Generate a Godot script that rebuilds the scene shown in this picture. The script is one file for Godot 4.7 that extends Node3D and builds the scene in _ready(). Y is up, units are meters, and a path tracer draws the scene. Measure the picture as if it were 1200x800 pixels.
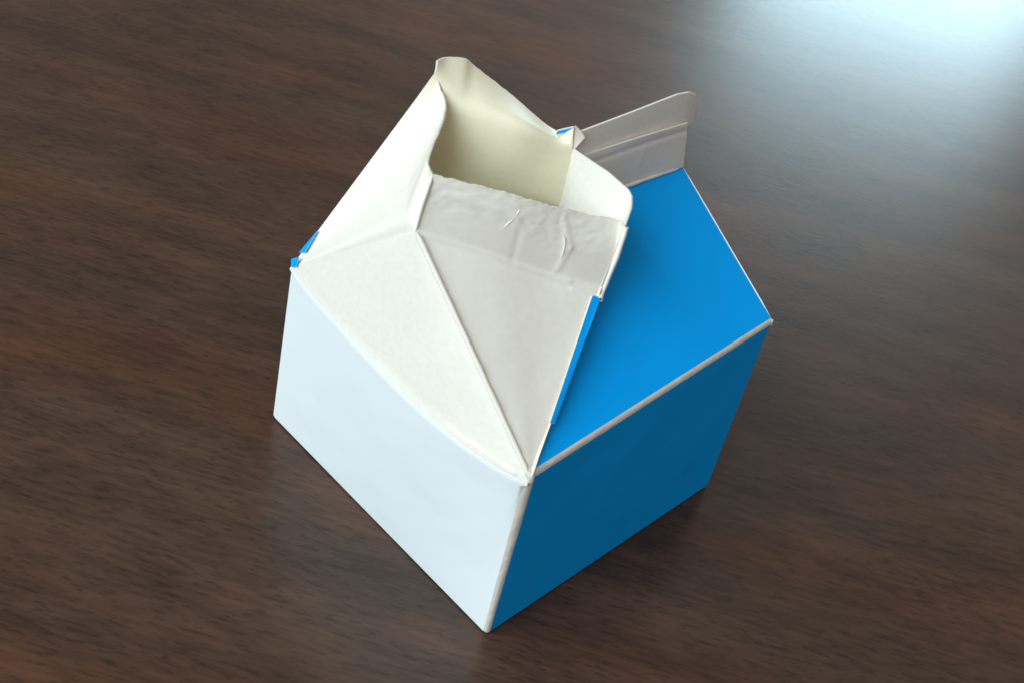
extends Node3D

# An opened small milk carton on a dark wooden table. Carton points are in millimetres (converted by MM).
const MM := 0.001
const THICK := 0.45          # board thickness in mm

var rng := RandomNumberGenerator.new()
var wobble := FastNoiseLite.new()
var fray := FastNoiseLite.new()
var mats := {}

# ---------------------------------------------------------------- main
func _ready() -> void:
	rng.seed = 7
	wobble.seed = 3
	wobble.frequency = 0.035
	wobble.fractal_octaves = 3
	fray.seed = 11
	fray.frequency = 0.22
	fray.fractal_octaves = 3

	# camera
	var cam := Camera3D.new()
	cam.name = "camera"
	cam.transform = Transform3D(Basis(Vector3(0.7105174, 0.1719092, 0.6823578), Vector3(0.3677566, 0.7360169, -0.568361), Vector3(-0.5999334, 0.6547719, 0.4597321)), Vector3(-0.1593193, 0.2057509, 0.1195145))
	cam.fov = 30.188
	cam.near = 0.01
	cam.far = 20.0
	var lens := CameraAttributesPhysical.new()
	lens.frustum_focal_length = 44.49
	lens.frustum_near = 0.01
	lens.frustum_far = 20.0
	lens.frustum_focus_distance = 0.268
	lens.exposure_aperture = 40.0
	cam.attributes = lens
	add_child(cam)
	cam.current = true

	# room light
	var we := WorldEnvironment.new()
	we.name = "environment"
	var env := Environment.new()
	env.background_mode = Environment.BG_COLOR
	env.background_color = Color(1.0, 0.95, 0.93)
	env.background_energy_multiplier = 0.30
	env.tonemap_mode = Environment.TONE_MAPPER_LINEAR
	env.tonemap_exposure = 1.0
	env.sdfgi_enabled = true
	env.ssao_enabled = true
	env.ssil_enabled = true
	we.environment = env
	add_child(we)
	# large window high on the left, and a smaller far window that glares in the varnish
	area("side_window_light", Vector3(-1.2, 1.06, -0.2), Vector3(0, 0.05, 0), Vector2(1.6, 1.2), 3.75, Color(0.93, 1.0, 1.04))
	area("added_fill_light", Vector3(2.5, 1.05, -1.1), Vector3(0.25, 0, -0.07), Vector2(2.4, 1.6), 0.4, Color(1.0, 0.96, 0.93))  # added dim fill in place of a lit wall, lifts the table sheen
	area("far_window_light", Vector3(0.33, 0, -0.08) + Vector3(0.873, 0.335, -0.405).normalized() * 1.7, Vector3(0.33, 0, -0.08), Vector2(0.5, 0.27), 0.82, Color(0.84, 1.0, 1.06))

	make_materials()
	build_table()
	build_carton()

func area(called: String, at: Vector3, target: Vector3, size: Vector2, energy: float, color: Color) -> void:
	var l := AreaLight3D.new()
	l.name = called
	l.area_size = size
	l.light_energy = energy
	l.light_color = color
	l.area_range = 6.0
	l.shadow_enabled = true
	add_child(l)
	l.look_at_from_position(at, target, Vector3.UP)

# ---------------------------------------------------------------- materials
func paper(called: String, lin: Color, rough: float, spec: float, relief: float, tex: Texture2D = null) -> StandardMaterial3D:
	var m := StandardMaterial3D.new()
	m.albedo_color = lin.linear_to_srgb()
	m.roughness = rough
	m.metallic_specular = spec
	m.uv1_triplanar = true
	m.uv1_scale = Vector3.ONE * 22.0
	if tex:
		m.albedo_texture = tex
	m.normal_enabled = true
	m.normal_scale = relief
	m.normal_texture = mats["paper_relief"]
	m.resource_name = called
	mats[called] = m
	return m

func make_materials() -> void:
	var n := FastNoiseLite.new()
	n.seed = 5
	n.frequency = 0.02
	n.fractal_octaves = 5
	var img := n.get_seamless_image(512, 512)
	img.convert(Image.FORMAT_RGBA8)
	img.bump_map_to_normal_map(2.0)
	mats["paper_relief"] = ImageTexture.create_from_image(img)
	# faint mottling of uncoated board
	var n2 := FastNoiseLite.new()
	n2.seed = 8
	n2.frequency = 0.05
	n2.fractal_octaves = 4
	var mott := n2.get_seamless_image(512, 512)
	var data := PackedByteArray()
	data.resize(512 * 512 * 3)
	for i in 512 * 512:
		var v := mott.get_pixel(i % 512, i / 512).r
		data[i * 3] = int(255.0 * lerpf(0.97, 1.0, v))
		data[i * 3 + 1] = int(255.0 * lerpf(0.967, 1.0, v))
		data[i * 3 + 2] = int(255.0 * lerpf(0.95, 1.0, v))
	var mt := ImageTexture.create_from_image(Image.create_from_data(512, 512, false, Image.FORMAT_RGB8, data))
	paper("board", Color(0.86, 0.825, 0.735), 0.5, 0.45, 0.10, mt)
	paper("coated_white", Color(0.83, 0.89, 0.89), 0.42, 0.5, 0.05)
	paper("inside", Color(0.95, 0.90, 0.67), 0.45, 0.5, 0.12, mt)
	paper("print", Color(0.0, 0.365, 0.90), 0.5, 0.2, 0.04)
	paper("edge", Color(0.74, 0.69, 0.61), 0.8, 0.3, 0.25, mt)
	paper("worn_edge", Color(0.70, 0.66, 0.59), 0.7, 0.4, 0.2, mt)
	paper("gap", Color(0.25, 0.14, 0.07), 0.8, 0.3, 0.2)

func wood_material() -> StandardMaterial3D:
	# u runs along the grain (480 mm), v across it (480 mm)
	var w := 1024
	var h := 2048
	var streak := stretched(21, 0.010, 128, 2048, w, h, 4)
	var fine := stretched(22, 0.13, 256, 2048, w, h, 2)
	var pore := stretched(23, 0.24, 340, 2048, w, h, 2)
	var patch := stretched(24, 0.035, 256, 768, w, h, 4)
	var red := stretched(25, 0.016, 200, 640, w, h, 3)
	var a := streak.get_data()
	var b := fine.get_data()
	var c := pore.get_data()
	var d := patch.get_data()
	var e := red.get_data()
	var out := PackedByteArray()
	out.resize(w * h * 3)
	var bump := PackedByteArray()
	bump.resize(w * h)
	for i in w * h:
		var s := a[i] / 255.0
		var f := b[i] / 255.0
		var p := c[i] / 255.0
		var q := d[i] / 255.0
		var r := e[i] / 255.0
		var dark := clampf((p - 0.54 - 0.16 * q) * 8.0, 0.0, 1.0)
		var t := 0.70 + 0.20 * s + 0.22 * (f - 0.5) + 0.22 * (q - 0.5)
		t *= 1.0 - 0.2 * dark
		var k := clampf((r - 0.42) * 2.2, 0.0, 1.0)
		# sRGB browns: grey brown to red brown
		out[i * 3] = int(clampf(t * lerpf(84.0, 91.0, k), 0, 255))
		out[i * 3 + 1] = int(clampf(t * lerpf(61.0, 58.0, k), 0, 255))
		out[i * 3 + 2] = int(clampf(t * lerpf(46.0, 40.0, k), 0, 255))
		bump[i] = int(clampf(150.0 + 40.0 * (f - 0.5) + 60.0 * (q - 0.5) - 70.0 * dark, 0, 255))
	var m := StandardMaterial3D.new()
	m.albedo_texture = ImageTexture.create_from_image(mips(Image.create_from_data(w, h, false, Image.FORMAT_RGB8, out)))
	var bi := Image.create_from_data(w, h, false, Image.FORMAT_L8, bump)
	bi.convert(Image.FORMAT_RGBA8)
	bi.bump_map_to_normal_map(1.2)
	m.normal_enabled = true
	m.normal_scale = 0.13
	m.normal_texture = ImageTexture.create_from_image(bi)
	m.roughness = 0.28
	m.metallic_specular = 0.43
	m.resource_name = "varnished_wood"
	return m

func mips(i: Image) -> Image:
	i.generate_mipmaps()
	return i

func stretched(sd: int, freq: float, w0: int, h0: int, w: int, h: int, oct: int) -> Image:
	var n := FastNoiseLite.new()
	n.seed = sd
	n.frequency = freq
	n.fractal_octaves = oct
	n.domain_warp_enabled = true
	n.domain_warp_amplitude = 6.0
	n.domain_warp_frequency = 0.01
	var i := n.get_image(w0, h0)
	i.convert(Image.FORMAT_L8)
	i.resize(w, h, Image.INTERPOLATE_CUBIC)
	return i

# ---------------------------------------------------------------- table
func build_table() -> void:
	var t := Node3D.new()
	t.name = "wooden_table"
	t.set_meta("label", "dark brown varnished wooden table that the milk carton stands on")
	t.set_meta("category", "table")
	add_child(t)
	# local x runs along the grain
	var g := Vector3(0.54, 0, 0.84).normalized()
	t.transform = Transform3D(Basis(g, Vector3.UP, g.cross(Vector3.UP)), Vector3(0.10, 0, -0.08))
	var hx := 0.72
	var hz := 0.46
	var ch := 0.004
	var th := 0.032
	var st := SurfaceTool.new()
	st.begin(Mesh.PRIMITIVE_TRIANGLES)
	# rings from the middle of the top outwards and down round a chamfered edge
	var rings := [[hx - ch, hz - ch, 0.0], [hx, hz, -ch], [hx, hz, -th + ch], [hx - ch, hz - ch, -th]]
	var sgn := [Vector2(-1, -1), Vector2(1, -1), Vector2(1, 1), Vector2(-1, 1)]
	var pt := func(r, k) -> Vector3: return Vector3(sgn[k % 4].x * r[0], r[2], sgn[k % 4].y * r[1])
	var put := func(v: Vector3) -> void:
		st.set_uv(Vector2((v.x + 0.24) / 0.48, (v.z - v.y + 0.24) / 0.48))
		st.add_vertex(v)
	st.set_smooth_group(-1)
	for k in [0, 1, 2, 0, 2, 3]:
		put.call(pt.call(rings[0], k))
	for j in 3:
		for k in 4:
			var p0 = pt.call(rings[j], k)
			var p1 = pt.call(rings[j], k + 1)
			var q0 = pt.call(rings[j + 1], k)
			var q1 = pt.call(rings[j + 1], k + 1)
			for v in [p0, q1, p1, p0, q0, q1]:
				put.call(v)
	for k in [0, 2, 1, 0, 3, 2]:
		put.call(pt.call(rings[3], k))
	st.generate_normals()
	st.generate_tangents()
	var mi := MeshInstance3D.new()
	mi.name = "table_top"
	mi.mesh = st.commit()
	mi.material_override = wood_material()
	t.add_child(mi, true)

# ---------------------------------------------------------------- sheet geometry
# a path sampled at n + 1 evenly spaced parameters; ts gives each point's parameter
func path(pts: Array, n: int, ts: Array = [], smooth := false) -> PackedVector3Array:
	var out := PackedVector3Array()
	var m := pts.size() - 1
	for i in n + 1:
		var t := float(i) / n
		var k := 0
		if ts.is_empty():
			k = mini(int(t * m), m - 1)
		else:
			while k < m - 1 and t > ts[k + 1]:
				k += 1
		var t0: float = float(k) / m if ts.is_empty() else ts[k]
		var t1: float = float(k + 1) / m if ts.is_empty() else ts[k + 1]
		var f := clampf((t - t0) / maxf(t1 - t0, 1e-6), 0, 1)
		var a: Vector3 = pts[k]
		var b: Vector3 = pts[k + 1]
		if smooth:
			var pa: Vector3 = pts[maxi(k - 1, 0)]
			var pb: Vector3 = pts[mini(k + 2, m)]
			out.append(a.cubic_interpolate(b, pa, pb, f))
		else:
			out.append(a.lerp(b, f))
	return out

# Coons patch over four sampled edges, pushed along its normal by relief(u, v) in mm, given board thickness.
# Seen from outside: bottom and top run left to right, left and right run upwards.
func sheet(bottom: PackedVector3Array, top: PackedVector3Array, left: PackedVector3Array, right: PackedVector3Array, outer: Material, inner: Material, relief = null, thick := THICK, swell := 0.0, ragged := 0.0) -> ArrayMesh:
	var nu := bottom.size() - 1
	var nv := left.size() - 1
	var P := PackedVector3Array()
	P.resize((nu + 1) * (nv + 1))
	for j in nv + 1:
		for i in nu + 1:
			var u := float(i) / nu
			var v := float(j) / nv
			var lin := bottom[0].lerp(bottom[nu], u).lerp(top[0].lerp(top[nu], u), v)
			P[j * (nu + 1) + i] = bottom[i].lerp(top[i], v) + left[j].lerp(right[j], u) - lin
	return solid(P, nu, nv, outer, inner, relief, thick, swell, ragged)

# surface through a stack of sampled rows (each at its ts), softly bent where the rows turn
func loft(rows: Array, ts: Array, nv: int, outer: Material, inner: Material, relief = null, thick := THICK, swell := 0.0, ragged := 0.0) -> ArrayMesh:
	var nu: int = rows[0].size() - 1
	var P := PackedVector3Array()
	P.resize((nu + 1) * (nv + 1))
	for i in nu + 1:
		var col := []
		for row in rows: col.append(row[i])
		var c := path(col, nv, ts)
		for pass_ in 2:
			var d := c.duplicate()
			for j in range(1, nv):
				d[j] = c[j].lerp((c[j - 1] + c[j + 1]) * 0.5, 0.5 * clampf(i * 0.12, 0, 1))
			c = d
		for j in nv + 1: P[j * (nu + 1) + i] = c[j]
	return solid(P, nu, nv, outer, inner, relief, thick, swell, ragged)

func solid(P: PackedVector3Array, nu: int, nv: int, outer: Material, inner: Material, relief, thick: float, swell: float, ragged: float) -> ArrayMesh:
	var N := normals(P, nu, nv)
	for j in nv + 1:
		for i in nu + 1:
			var u := float(i) / nu
			var v := float(j) / nv
			var k := j * (nu + 1) + i
			var fade := clampf(minf(minf(u, 1 - u), minf(v, 1 - v)) * 8.0, 0, 1)
			var dd := wobble.get_noise_3dv(P[k]) * 0.2 * fade + swell * 16.0 * u * (1 - u) * v * (1 - v)
			if relief != null:
				dd += relief.call(u, v)
			P[k] += N[k] * dd
			if ragged > 0.0 and v > 0.9:
				var along := (P[k] - P[k - nu - 1]).normalized()
				P[k] += along * fray.get_noise_3dv(P[k] * 2.2) * ragged * (v - 0.9) * 10.0 * clampf(minf(u, 1 - u) * 12.0, 0, 1)
	N = normals(P, nu, nv)
	var Q := PackedVector3Array()
	for k in P.size():
		Q.append(P[k] - N[k] * thick)
	var mesh := ArrayMesh.new()
	var st := SurfaceTool.new()
	st.begin(Mesh.PRIMITIVE_TRIANGLES)
	grid(st, P, N, nu, nv, false)
	st.set_material(outer)
	st.commit(mesh)
	st = SurfaceTool.new()
	st.begin(Mesh.PRIMITIVE_TRIANGLES)
	grid(st, Q, N, nu, nv, true)
	st.set_material(inner)
	st.commit(mesh)
	# the cut edge of the board, all round, slightly rounded
	st = SurfaceTool.new()
	st.begin(Mesh.PRIMITIVE_TRIANGLES)
	var loop: Array[int] = []
	for i in nu: loop.append(i)
	for j in nv: loop.append(j * (nu + 1) + nu)
	for i in nu: loop.append(nv * (nu + 1) + nu - i)
	for j in nv: loop.append((nv - j) * (nu + 1))
	for k in loop.size():
		var a: int = loop[k]
		var b: int = loop[(k + 1) % loop.size()]
		var dir := P[b] - P[a]
		if dir.length() < 1e-5: continue
		var o := dir.cross(N[a]).normalized()
		var pa := (P[a] + Q[a]) * 0.5 + o * thick * 0.3
		var pb := (P[b] + Q[b]) * 0.5 + o * thick * 0.3
		var n1 := (o + N[a] * 0.6).normalized()
		var n2 := (o - N[a] * 0.6).normalized()
		tri(st, P[a], n1, pb, o, pa, o)
		tri(st, P[a], n1, P[b], n1, pb, o)
		tri(st, pa, o, Q[b], n2, Q[a], n2)
		tri(st, pa, o, pb, o, Q[b], n2)
	st.set_material(mats["edge"])
	st.commit(mesh)
	return mesh

func normals(P: PackedVector3Array, nu: int, nv: int) -> PackedVector3Array:
	var N := PackedVector3Array()
	for j in nv + 1:
		for i in nu + 1:
			var du := P[j * (nu + 1) + mini(i + 1, nu)] - P[j * (nu + 1) + maxi(i - 1, 0)]
			if du.length() < 1e-4:
				var jj := 1 if j == 0 else nv - 1
				du = P[jj * (nu + 1) + mini(i + 1, nu)] - P[jj * (nu + 1) + maxi(i - 1, 0)]
			var dv := P[mini(j + 1, nv) * (nu + 1) + i] - P[maxi(j - 1, 0) * (nu + 1) + i]
			N.append(du.cross(dv).normalized())
	return N

func grid(st: SurfaceTool, P: PackedVector3Array, N: PackedVector3Array, nu: int, nv: int, flip: bool) -> void:
	var s := -1.0 if flip else 1.0
	for j in nv:
		for i in nu:
			var a := j * (nu + 1) + i
			var b := a + 1
			var c := a + nu + 1
			var d := c + 1
			var order := [a, c, d, a, d, b] if not flip else [a, d, c, a, b, d]
			for t in [0, 3]:
				var p0 := P[order[t]]
				var p1 := P[order[t + 1]]
				var p2 := P[order[t + 2]]
				if (p1 - p0).cross(p2 - p0).length() < 1e-7: continue
				tri(st, p0, N[order[t]] * s, p1, N[order[t + 1]] * s, p2, N[order[t + 2]] * s)

func tri(st: SurfaceTool, a: Vector3, na: Vector3, b: Vector3, nb: Vector3, c: Vector3, nc: Vector3) -> void:
	st.set_normal(na); st.add_vertex(a * MM)
	st.set_normal(nb); st.add_vertex(b * MM)
	st.set_normal(nc); st.add_vertex(c * MM)

# rounded fold between two edges a and b with the sharp line c between them (all sampled alike, outside normal = along x across)
func fold(a: PackedVector3Array, c: PackedVector3Array, b: PackedVector3Array, m: Material, rough := 0.0) -> ArrayMesh:
	var n := a.size() - 1
	var k := 6
	var P := PackedVector3Array()
	for j in k + 1:
		var t := float(j) / k
		for i in n + 1:
			var p := a[i].lerp(c[i], t).lerp(c[i].lerp(b[i], t), t)
			P.append(p)
	var N := normals(P, n, k)
	if rough > 0.0:
		for j in range(1, k):
			for i in n + 1:
				P[j * (n + 1) + i] += N[j * (n + 1) + i] * fray.get_noise_3dv(P[j * (n + 1) + i] * 2.0) * rough
		N = normals(P, n, k)
	var st := SurfaceTool.new()
	st.begin(Mesh.PRIMITIVE_TRIANGLES)
	grid(st, P, N, n, k, false)
	st.set_material(m)
	return st.commit()

# a raised bead along a line, radius varying a little
func bead(pts: PackedVector3Array, r: float, m: Material, taper := true) -> ArrayMesh:
	var n := pts.size() - 1
	var k := 8
	var P := PackedVector3Array()
	var N := PackedVector3Array()
	for i in n + 1:
		var d := (pts[mini(i + 1, n)] - pts[maxi(i - 1, 0)]).normalized()
		var x := d.cross(Vector3(0.3, 1, 0.2)).normalized()
		var y := x.cross(d)
		var rr := r * (1.0 + 0.25 * fray.get_noise_3dv(pts[i]))
		if taper: rr *= clampf(minf(i, n - i) / 3.0, 0.15, 1.0)
		for j in k + 1:
			var o := x * cos(TAU * j / k) + y * sin(TAU * j / k)
			P.append(pts[i] + o * rr)
			N.append(o)
	var st := SurfaceTool.new()
	st.begin(Mesh.PRIMITIVE_TRIANGLES)
	grid(st, P, N, k, n, true)
	st.set_material(m)
	# grid() flips the normals with the winding: turn them back
	var arr := st.commit_to_arrays()
	var nn: PackedVector3Array = arr[Mesh.ARRAY_NORMAL]
	for i in nn.size(): nn[i] = -nn[i]
	arr[Mesh.ARRAY_NORMAL] = nn
	var mesh := ArrayMesh.new()
	mesh.add_surface_from_arrays(Mesh.PRIMITIVE_TRIANGLES, arr)
	mesh.surface_set_material(0, m)
	return mesh

func part(called: String, mesh: Mesh, parent: Node, label := "") -> MeshInstance3D:
	var mi := MeshInstance3D.new()
	mi.name = called
	mi.mesh = mesh
	if label: mi.set_meta("label", label)
	parent.add_child(mi, true)
	return mi

func seg(a: Vector3, b: Vector3, n: int) -> PackedVector3Array:
	return path([a, b], n)

func to(a: Vector3, b: Vector3, d: float) -> Vector3:
	return a + (b - a).normalized() * d

func shift(p: PackedVector3Array, d: Vector3) -> PackedVector3Array:
	var o := PackedVector3Array()
	for v in p: o.append(v + d)
	return o

func rev(p: PackedVector3Array) -> PackedVector3Array:
	var o := p.duplicate()
	o.reverse()
	return o

# distance-based ridge profile: a line in (u, v) from a to b, half width w, height h
func ridge(u: float, v: float, a: Vector2, b: Vector2, w: float, h: float) -> float:
	var p := Vector2(u, v)
	var q := Geometry2D.get_closest_point_to_segment(p, a, b)
	var d := p.distance_to(q) / w
	return h * exp(-d * d)

# ---------------------------------------------------------------- carton
func build_carton() -> void:
	var t := Node3D.new()
	t.name = "milk_carton"
	t.set_meta("label", "small blue and white paperboard milk carton with its pouring spout pulled open")
	t.set_meta("category", "milk carton")
	add_child(t)
	var board: Material = mats["board"]
	var coated: Material = mats["coated_white"]
	var inside: Material = mats["inside"]
	var blue: Material = mats["print"]
	var worn: Material = mats["worn_edge"]

	var y0 := 0.0
	var B0 := Vector3(-35.4, y0, 34.8)
	var B1 := Vector3(-34.6, y0, -36.9)
	var B2 := Vector3(33.8, y0, 36.0)
	var B3 := Vector3(34.6, y0, -35.6)
	var T0 := Vector3(-35.0, 47.0, 35.0)
	var T1 := Vector3(-35.9, 45.8, -32.8)
	var T2 := Vector3(37.3, 47.0, 33.8)
	var T3 := Vector3(36.6, 47.0, -34.0)
	var P := Vector3(35.6, 67.4, 3.0)
	var M := Vector3(0.8, 69.6, 1.4)
	var S := Vector3(-36.3, 77.3, 0.0)
	var SL := Vector3(-32.3, 86.1, -2.0)
	var R0 := Vector3(-6.2, 65.4, 19.5)
	var R1 := Vector3(-2.3, 77.0, 18.2)
	var L1 := Vector3(-19.2, 92.8, -18.0)
	var L0 := T1.lerp(L1, 0.72)
	var E0 := Vector3(-35.6, 44.7, 35.0)
	var E1 := T1
	var r := 0.95

	# --- walls: panels stop r short of each fold, and rounded folds join them
	var nw := 40
	var up := Vector3.UP
	# spout side wall, bulging along its top fold
	var eave_pts := [E1, Vector3(-36.9, 44.9, -25.0), Vector3(-38.0, 44.8, -14.0), Vector3(-38.9, 44.8, -3.0), Vector3(-39.4, 44.7, 8.6), Vector3(-39.1, 44.7, 18.0), Vector3(-38.2, 44.7, 25.2), Vector3(-37.0, 44.7, 31.0), E0]
	var eave := path(eave_pts, nw, [], true)
	var dz := Vector3(0, 0, 1)
	var dx := Vector3(1, 0, 0)
	var wl0 := B1 + dz * r + up * r
	var wl1 := B0 - dz * r + up * r
	var top_s := PackedVector3Array()
	for i in nw + 1:
		var p := eave[i] - up * 0.9
		p.z = clampf(p.z, E1.z + r, E0.z - r)
		top_s.append(p)
	part("side_wall", sheet(seg(wl0, wl1, nw), top_s, seg(wl0, top_s[0], nw), seg(wl1, top_s[nw], nw), coated, inside, null, THICK, 0.25), t, "white wall under the open spout")
	# right blue wall
	var wr0 := B0 + dx * r + up * r
	var wr1 := B2 - dx * r + up * r
	var wr2 := T0 + dx * r - up * 0.8
	var wr3 := T2 - dx * r - up * 0.8
	part("side_wall", sheet(seg(wr0, wr1, nw), seg(wr2, wr3, nw), seg(wr0, wr2, nw), seg(wr1, wr3, nw), blue, inside, null, THICK, 0.2), t, "blue wall on the right")
	# far walls
	var wb0 := B2 - dz * r + up * r
	var wb1 := B3 + dz * r + up * r
	var wb2 := T2 - dz * r - up * r
	var wb3 := T3 + dz * r - up * r
	part("side_wall", sheet(seg(wb0, wb1, nw), seg(wb2, wb3, nw), seg(wb0, wb2, nw), seg(wb1, wb3, nw), coated, inside), t, "white wall under the closed gable")
	var wk0 := B3 - dx * r + up * r
	var wk1 := B1 + dx * r + up * r
	var wk2 := T3 - dx * r - up * r
	var wk3 := T1 + dx * r - up * r
	part("side_wall", sheet(seg(wk0, wk1, nw), seg(wk2, wk3, nw), seg(wk0, wk2, nw), seg(wk1, wk3, nw), blue, inside), t, "blue wall at the back")
	# vertical folds
	part("corner_fold", fold(seg(wr0, wr2, 50), seg(B0 + up * r, T0 - up * 0.8, 50), seg(wl1, top_s[nw], 50), worn, 0.12), t)
	part("corner_fold", fold(seg(wb0, wb2, 30), seg(B2 + up * r, T2 - up * r, 30), seg(wr1, wr3, 30), blue), t)
	part("corner_fold", fold(seg(wl0, top_s[0], 30), seg(B1 + up * r, E1 - up * 0.9, 30), seg(wk1, wk3, 30), coated), t)
	part("corner_fold", fold(seg(wk0, wk2, 30), seg(B3 + up * r, T3 - up * r, 30), seg(wb1, wb3, 30), coated), t)
	# bottom, with rounded folds up into the walls
	var bi := 1.0
	var bb := [B1 + Vector3(bi, 0.05, bi), B0 + Vector3(bi, 0.05, -bi), B2 + Vector3(-bi, 0.05, -bi), B3 + Vector3(-bi, 0.05, bi)]
	part("carton_base", sheet(seg(bb[0], bb[3], 12), seg(bb[1], bb[2], 12), seg(bb[0], bb[1], 12), seg(bb[3], bb[2], 12), inside, coated, null, -0.4), t)
	part("bottom_fold", fold(seg(bb[0], bb[1], 30), seg(B1 + dz * r, B0 - dz * r, 30), seg(wl0, wl1, 30), coated), t)
	part("bottom_fold", fold(seg(bb[1], bb[2], 30), seg(B0 + dx * r, B2 - dx * r, 30), seg(wr0, wr1, 30), blue), t)
	part("bottom_fold", fold(seg(bb[2], bb[3], 30), seg(B2 - dz * r, B3 + dz * r, 30), seg(wb0, wb1, 30), coated), t)
	part("bottom_fold", fold(seg(bb[3], bb[0], 30), seg(B3 - dx * r, B1 + dx * r, 30), seg(wk0, wk1, 30), blue), t)
	for c in [[bb[1], B0, wl1, wr0, worn], [bb[2], B2, wr1, wb0, blue], [bb[0], B1, wk1, wl0, blue], [bb[3], B3, wb1, wk0, blue]]:
		var b: Vector3 = c[1] + up * 0.35
		part("bottom_corner", fold(seg(c[0], c[0] + Vector3(0, 0.0, 0.001), 2), path([b.lerp(c[2], 0.25), b.lerp(c[3], 0.25)], 2), path([c[2], (c[1] + up * r).lerp((c[2] + c[3]) * 0.5, 0.5), c[3]], 2), c[4]), t)

	# --- right roof: flat blue panel from eave to ridge
	var q0 := to(T0, P, 0.0).lerp(T0, 1.0) + Vector3(0.0, 0.42, -0.64)
	var q1 := to(T2, P, 0.77)
	var n_roof := 48
	var rr := to(P, T2, 0.0)
	part("roof_panel", sheet(seg(q0, q1, n_roof), path([M, P], n_roof), seg(q0, M, n_roof), seg(q1, rr, n_roof), blue, inside, null, THICK, 0.15), t, "blue roof panel on the right")
	part("eave_fold", fold(seg(wr2 - dx * 0.6, wr3 + dx * 0.9, 60), seg(T0 + dx * 0.4, T2, 60), seg(q0, q1, 60), worn, 0.10), t)
	# raw edge along the ridge and right rake of that panel
	part("ridge_edge", bead(path([Vector3(14, 68.8, 2.55), Vector3(24, 68.3, 2.75), P + Vector3(0.1, 0.15, 0.1)], 30), 0.5, board), t)
	part("glue_gap", bead(path([Vector3(30.2, 68.75, 2.35), Vector3(35.0, 68.45, 2.4)], 12), 0.35, mats["gap"]), t)
	part("rake_fold", bead(seg(to(T2, P, 1.0), P, 30), 0.16, coated), t)

	# --- left roof (behind): flat part and the flap pulled up by the spout
	part("roof_panel", sheet(seg(T3, T1, 24), seg(P + Vector3(0, 0, -0.6), M + Vector3(0, 0, -0.6), 24), seg(T3, P + Vector3(0, 0, -0.6), 24), seg(T1, M + Vector3(0, 0, -0.6), 24), blue, inside), t, "blue roof panel at the back")
	var Mt := Vector3(0.9, 82.0, 0.1)
	var Mb := M + Vector3(-0.1, 0, -0.2)
	var bf_base := path([Mt, Vector3(-1.8, 83.0, -1.8), Vector3(-6.9, 85.8, -4.9), Vector3(-11.7, 87.5, -9.5), Vector3(-15.8, 89.0, -13.8), L1 + Vector3(0.2, -0.2, 0)], 60, [], true)
	var bf_top := path([Vector3(0.6, 86.2, -0.1), Vector3(0.7, 83.9, -2.0), Vector3(0.1, 82.8, -6.0), Vector3(-4.8, 87.6, -12.4), Vector3(-10.4, 92.5, -17.2), Vector3(-12.3, 94.2, -17.9), Vector3(-15.9, 94.9, -18.9), Vector3(-18.4, 95.2, -18.7)], 60, [0.0, 0.08, 0.2, 0.52, 0.76, 0.82, 0.92, 1.0], true)
	var t1 := T1 + Vector3(0.6, 0, 0.3)
	part("spout_flap", loft([seg(t1, t1 + Vector3(0.001, 0, 0), 60), seg(Mb, L0 + Vector3(0.5, -0.3, 0.2), 60), bf_base, bf_top], [0, 0.62, 0.86, 1.0], 70, coated, inside, func(u, v): return -5.0 * sin(PI * clampf(v / 0.86, 0, 1)) * sin(PI * u) * (0.5 + 0.8 * u), THICK, 0.0, 0.15), t, "cream inner flap and tall back fin of the open spout")

	# --- gable triangle pulled forward under the spout
	var tri_bottom := PackedVector3Array()
	for i in nw + 1:
		tri_bottom.append(eave[i] + Vector3(0.1, 0.5, 0) * clampf(minf(i, nw - i) / 3.0, 0, 1))
	part("gable_panel", sheet(tri_bottom, seg(S, S + Vector3(0, 0, 0.001), nw), seg(tri_bottom[0], S, nw), path([tri_bottom[nw], T0 + Vector3(-0.15, -0.2, -0.35), S], nw, [0, 0.06, 1]), board, inside, null, THICK, 0.0), t, "off-white triangle below the spout tip")
	var low := PackedVector3Array()
	for i in nw + 1: low.append(top_s[i])
	part("eave_fold", fold(low, shift(eave, Vector3(-0.1, 0, 0)), shift(tri_bottom, Vector3(-0.02, 0.25, 0)), coated), t)
	var crease := path([S + Vector3(-0.1, 0.1, 0.15), S.lerp(T0, 0.5) + Vector3(-0.25, 0.12, 0.1), T0 + Vector3(-0.3, 0.3, -0.7)], 60, [], true)
	part("crease", bead(crease, 0.52, board), t)
	# rounded corner where the folds meet
	part("corner_tip", bead(path([T0 + Vector3(0.55, -2.3, -0.5), T0 + Vector3(0.35, -1.2, -0.4), T0 + Vector3(0.2, -0.3, -0.5), T0 + Vector3(-0.1, 0.3, -1.3)], 16, [], true), 0.75, board), t)
	part("eave_crease", bead(path([eave[24] + Vector3(-0.02, 1.6, 0), eave[31] + Vector3(-0.05, 1.5, 0), eave[37] + Vector3(0.0, 1.4, 0)], 30, [], true), 0.17, board), t)

	# --- left wing of the spout
	var lw_top := path([L1, Vector3(-18.9, 91.3, -16.5), Vector3(-19.6, 89.6, -14.0), Vector3(-22.7, 89.1, -11.0), Vector3(-27.3, 88.8, -7.5), Vector3(-32.1, 88.0, -4.0), SL], 60, [], true)
	var nv := 56
	var lw_relief := func(u, v): return ridge(u, v, Vector2(0.62, 0.70), Vector2(0.70, 0.98), 0.03, 0.16) + ridge(u, v, Vector2(0.40, 0.72), Vector2(0.56, 0.92), 0.03, -0.14)
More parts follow.
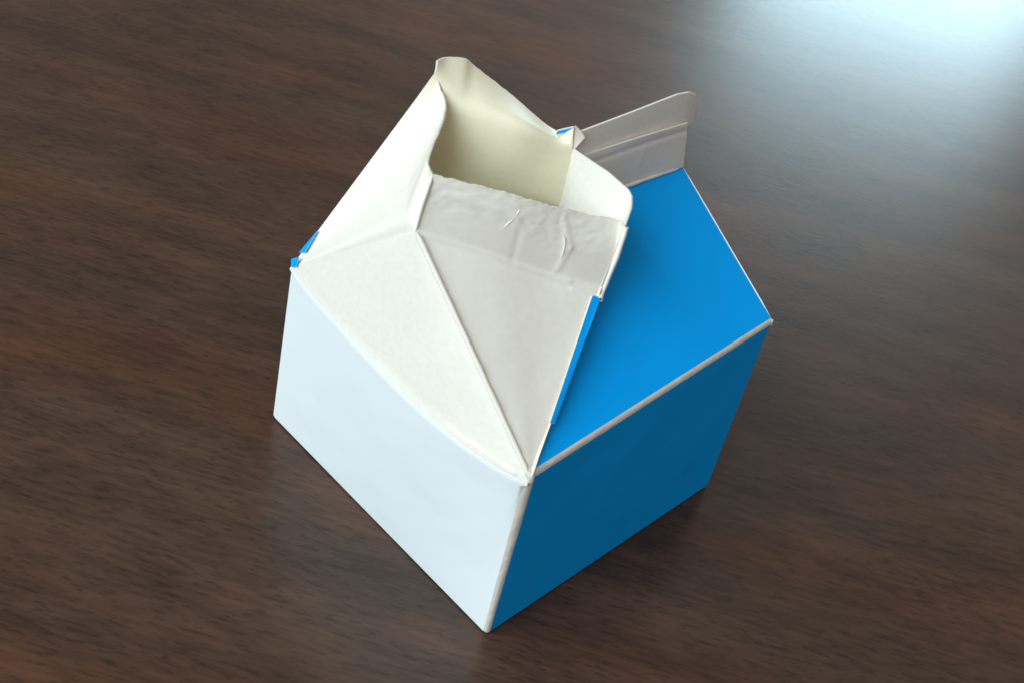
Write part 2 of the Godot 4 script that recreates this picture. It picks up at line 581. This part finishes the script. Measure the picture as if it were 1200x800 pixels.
	part("spout_wing", sheet(seg(T1, T1 + Vector3(0, 0, 0.001), 60), lw_top, path([T1, L0, L1], nv, [0, 0.72, 1]), path([T1, S, SL], nv, [0, 0.72, 1]), board, inside, lw_relief, THICK, 0.0, 0.3), t, "bright left wing of the spout")
	# --- right wing of the spout, with its fin, score line and torn skin
	var rw_top := path([SL, SL.lerp(R1, 0.35) + Vector3(0.5, 0.1, 0.8), SL.lerp(R1, 0.68) + Vector3(0.2, -0.3, 0.3), R1], 80, [], true)
	var sv := 0.74
	var rw_relief := func(u: float, v: float) -> float:
		var h := ridge(u, v, Vector2(0.0, sv), Vector2(0.80, sv - 0.015), 0.007, 0.20) - ridge(u, v, Vector2(0.0, sv - 0.022), Vector2(0.80, sv - 0.037), 0.007, 0.15)
		h += ridge(u, v, Vector2(0.66, 0.97), Vector2(0.74, 0.86), 0.014, 0.22) + ridge(u, v, Vector2(0.74, 0.86), Vector2(0.72, 0.76), 0.012, 0.16)
		h += ridge(u, v, Vector2(0.45, 0.86), Vector2(0.47, 0.74), 0.014, -0.10) + ridge(u, v, Vector2(0.10, 0.93), Vector2(0.42, 0.92), 0.02, 0.14)
		if v > 0.8:
			h += fray.get_noise_2d(u * 60.0, v * 110.0) * 0.11 * clampf((v - 0.8) * 8.0, 0, 1) * clampf((1.0 - u) * 6.0, 0, 1)
		h -= 1.8 * smoothstep(0.45, 0.95, u) * pow(clampf((v - 0.86) / 0.14, 0, 1), 2.0)
		return h
	part("spout_wing", sheet(seg(T0, T0 + Vector3(0, 0, -0.001), 80), rw_top, path([T0, S, SL], 110, [0, sv, 1]), path([T0, R0, R1], 110, [0, sv, 1]), board, inside, rw_relief, THICK, 0.0, 0.35), t, "shaded right wing of the spout with torn top edge")
	part("crease", bead(path([S + Vector3(-0.1, -0.2, 0), S.lerp(SL, 0.5) + Vector3(-0.3, 0, 0), SL + Vector3(0, -0.2, 0)], 24, [], true), 0.42, board), t)
	# scraps of torn paper skin on the wing
	var on_wing := func(u: float, v: float) -> Vector3:
		var f := (v - sv) / (1.0 - sv)
		return S.lerp(SL, f).lerp(R0.lerp(R1, f), u) + Vector3(-0.1, 0.35, 0.35)
	for sc in [[0.45, 0.955, 0.39, 0.84, 0.16], [0.70, 0.90, 0.73, 0.80, 0.14]]:
		var a: Vector3 = on_wing.call(sc[0], sc[1])
		var b: Vector3 = on_wing.call(sc[2], sc[3])
		part("paper_scrap", bead(path([a, a.lerp(b, 0.45) + Vector3(0.35, 0.1, 0.2), b], 12, [], true), sc[4], board), t)
	# --- right rake of the wing: worn raw edge above, blue glued strip below
	part("worn_rim", bead(path([R1 + Vector3(0.1, -0.3, 0.1), R1.lerp(R0, 0.5) + Vector3(0.35, 0, 0.3), R0 + Vector3(0.2, -0.5, 0.2), R0.lerp(T0, 0.07) + Vector3(0.2, 0.1, 0.3)], 40, [], true), 0.5, board, false), t)
	var k0 := T0.lerp(R0, 0.27)
	var k1 := T0.lerp(R0, 0.945)
	var wdir := (S.lerp(T0, 0.45) - T0.lerp(R0, 0.6)).normalized()
	var out := Vector3(-0.09, 0.755, 0.65) * 0.45
	part("glue_strip", sheet(seg(k0 + out + wdir * 0.55, k0 + out * 0.6 - wdir * 0.5, 6), seg(k1 + out + wdir * 1.6 - up * 0.2, k1 + out * 0.6 - wdir * 0.3, 6), seg(k0 + out + wdir * 0.55, k1 + out + wdir * 1.6 - up * 0.2, 30), seg(k0 + out * 0.6 - wdir * 0.5, k1 + out * 0.6 - wdir * 0.3, 30), blue, board, null, 0.25), t, "narrow blue strip glued over the wing edge")
	# folded part of the right roof between wing and ridge, hidden in the pleat
	part("roof_pleat", sheet(seg(T0, T0 + Vector3(0.001, 0, 0), 24), seg(R0, M, 24), seg(T0, R0, 24), seg(T0, M, 24), blue, inside, null, 0.3), t)
	# inner fin of the right side, bright face towards the opening
	var ff_top := path([R1, Vector3(0.9, 78.6, 16.4), Vector3(2.5, 79.4, 14.8), Vector3(2.6, 80.1, 13.6), Vector3(1.9, 81.3, 9.0), Vector3(1.1, 81.7, 0.5)], 40, [0, 0.16, 0.25, 0.31, 0.6, 1.0])
	part("seal_fin", sheet(seg(R0, M + Vector3(-0.4, -0.9, -0.8), 40), ff_top, seg(R0, R1, 24), seg(M + Vector3(-0.4, -0.9, -0.8), ff_top[40], 24), board, board, null, THICK, 0.4), t, "short bright inner fin at the right of the opening")

	# --- closed seal fin at the right end of the ridge: tall back layer, short front layer before it
	var bk := Vector3(0, 0, -0.15)
	var fb_top := path([Vector3(1.6, 84.9, 0.3), Vector3(15.2, 85.4, 1.0), Vector3(28.0, 86.1, 1.8), Vector3(31.4, 85.7, 2.0), Vector3(34.2, 84.2, 2.0), Vector3(35.6, 81.4, 2.0)], 60, [0, 0.42, 0.80, 0.89, 0.95, 1.0])
	part("seal_fin", sheet(seg(M + bk, P + bk + Vector3(-0.2, 0, 0), 60), fb_top, seg(M + bk, fb_top[0], 30), path([P + bk + Vector3(-0.2, 0, 0), Vector3(33.9, 77.4, 2.2), Vector3(35.7, 77.6, 2.2), fb_top[60]], 30, [0, 0.62, 0.68, 1.0]), board, coated, null, THICK, 0.2), t, "tall back layer of the closed fin")
	var fl_relief := func(u, v): return ridge(u, v, Vector2(0.2, 0.80), Vector2(1.0, 0.84), 0.05, -0.18) + ridge(u, v, Vector2(0.55, 0.1), Vector2(0.6, 0.8), 0.02, 0.05)
	part("fin_layer", sheet(seg(M + Vector3(0, 0, 0.7), P + Vector3(-0.3, 0.2, 0.45), 60), path([Vector3(1.8, 80.0, 1.3), Vector3(17.7, 79.7, 2.4), Vector3(32.6, 78.8, 3.0)], 60, [], true), seg(M + Vector3(0, 0, 0.7), Vector3(1.8, 80.0, 1.3), 30), seg(P + Vector3(-0.3, 0.2, 0.45), Vector3(32.6, 78.8, 3.0), 30), board, coated, fl_relief, 0.5), t, "short front layer of the closed fin")
	part("pinched_tip", sheet(seg(Mt + Vector3(-0.1, -0.6, 0.1), Vector3(1.0, 81.6, 0.7), 12), seg(Vector3(0.5, 86.4, 0.0), Vector3(1.5, 85.6, 0.6), 12), seg(Mt + Vector3(-0.1, -0.6, 0.1), Vector3(0.5, 86.4, 0.0), 20), path([Vector3(1.0, 81.6, 0.7), Vector3(1.3, 82.8, 1.1), Vector3(2.2, 84.3, 1.5), Vector3(1.5, 85.6, 0.6)], 20), board, board), t, "pinched ear of board between the spout and the closed fin")
	part("blue_sliver", sheet(seg(Vector3(-1.2, 83.7, -2.6), Vector3(1.0, 84.7, -0.9), 8), seg(Vector3(-1.0, 84.4, -2.6), Vector3(1.2, 85.5, -0.9), 8), seg(Vector3(-1.2, 83.7, -2.6), Vector3(-1.0, 84.4, -2.6), 4), seg(Vector3(1.0, 84.7, -0.9), Vector3(1.2, 85.5, -0.9), 4), blue, coated), t)

	# --- closed gable at the far end, tucked under the ridge
	var tuck := Vector3(12.0, 59.0, -0.5)
	part("gable_panel", sheet(seg(T2, T3, 16), seg(tuck, tuck + Vector3(0, 0, -0.001), 16), seg(T2, tuck, 16), seg(T3, tuck, 16), coated, inside), t, "white triangle tucked under the closed ridge")
	part("gable_wing", sheet(seg(T2 - up * 1.2, T2 + Vector3(0, -1.2, -0.001), 16), seg(P - up * 1.2, tuck, 16), seg(T2 - up * 1.2, P - up * 1.2, 16), seg(T2, tuck, 16), coated, inside), t)
	part("gable_wing", sheet(seg(T3, T3 + Vector3(0, 0, 0.001), 16), seg(tuck, P + Vector3(0, 0, -0.7), 16), seg(T3, tuck, 16), seg(T3, P + Vector3(0, 0, -0.7), 16), coated, inside), t)

	# --- blue print wrapping round the left corner
	var w0 := Vector3(-36.15, 46.8, -32.2)
	var w1 := Vector3(-36.35, 48.4, -30.2)
	var w2 := Vector3(-35.9, 50.6, -30.2)
	var w3 := Vector3(-35.7, 48.2, -32.8)
	part("print_wrap", sheet(seg(w0, w1, 6), seg(w3, w2, 6), seg(w0, w3, 6), seg(w1, w2, 6), blue, blue, null, 0.05), t, "blue print wrapped round the left corner")
	var vi := (S - T1).normalized() * 1.7 + Vector3(-0.05, 0.02, -0.02)
	var v0 := Vector3(-34.45, 48.6, -33.3) + vi
	var v1 := Vector3(-34.7, 50.2, -31.2) + vi
	var v2 := Vector3(-32.55, 55.4, -30.3) + vi
	var v3 := Vector3(-32.55, 54.6, -30.9) + vi
	part("print_wrap", sheet(seg(v0, v1, 4), seg(v3, v2, 4), seg(v0, v3, 12), seg(v1, v2, 12), blue, blue, null, 0.05), t, "blue print wrapped round the left roof edge")
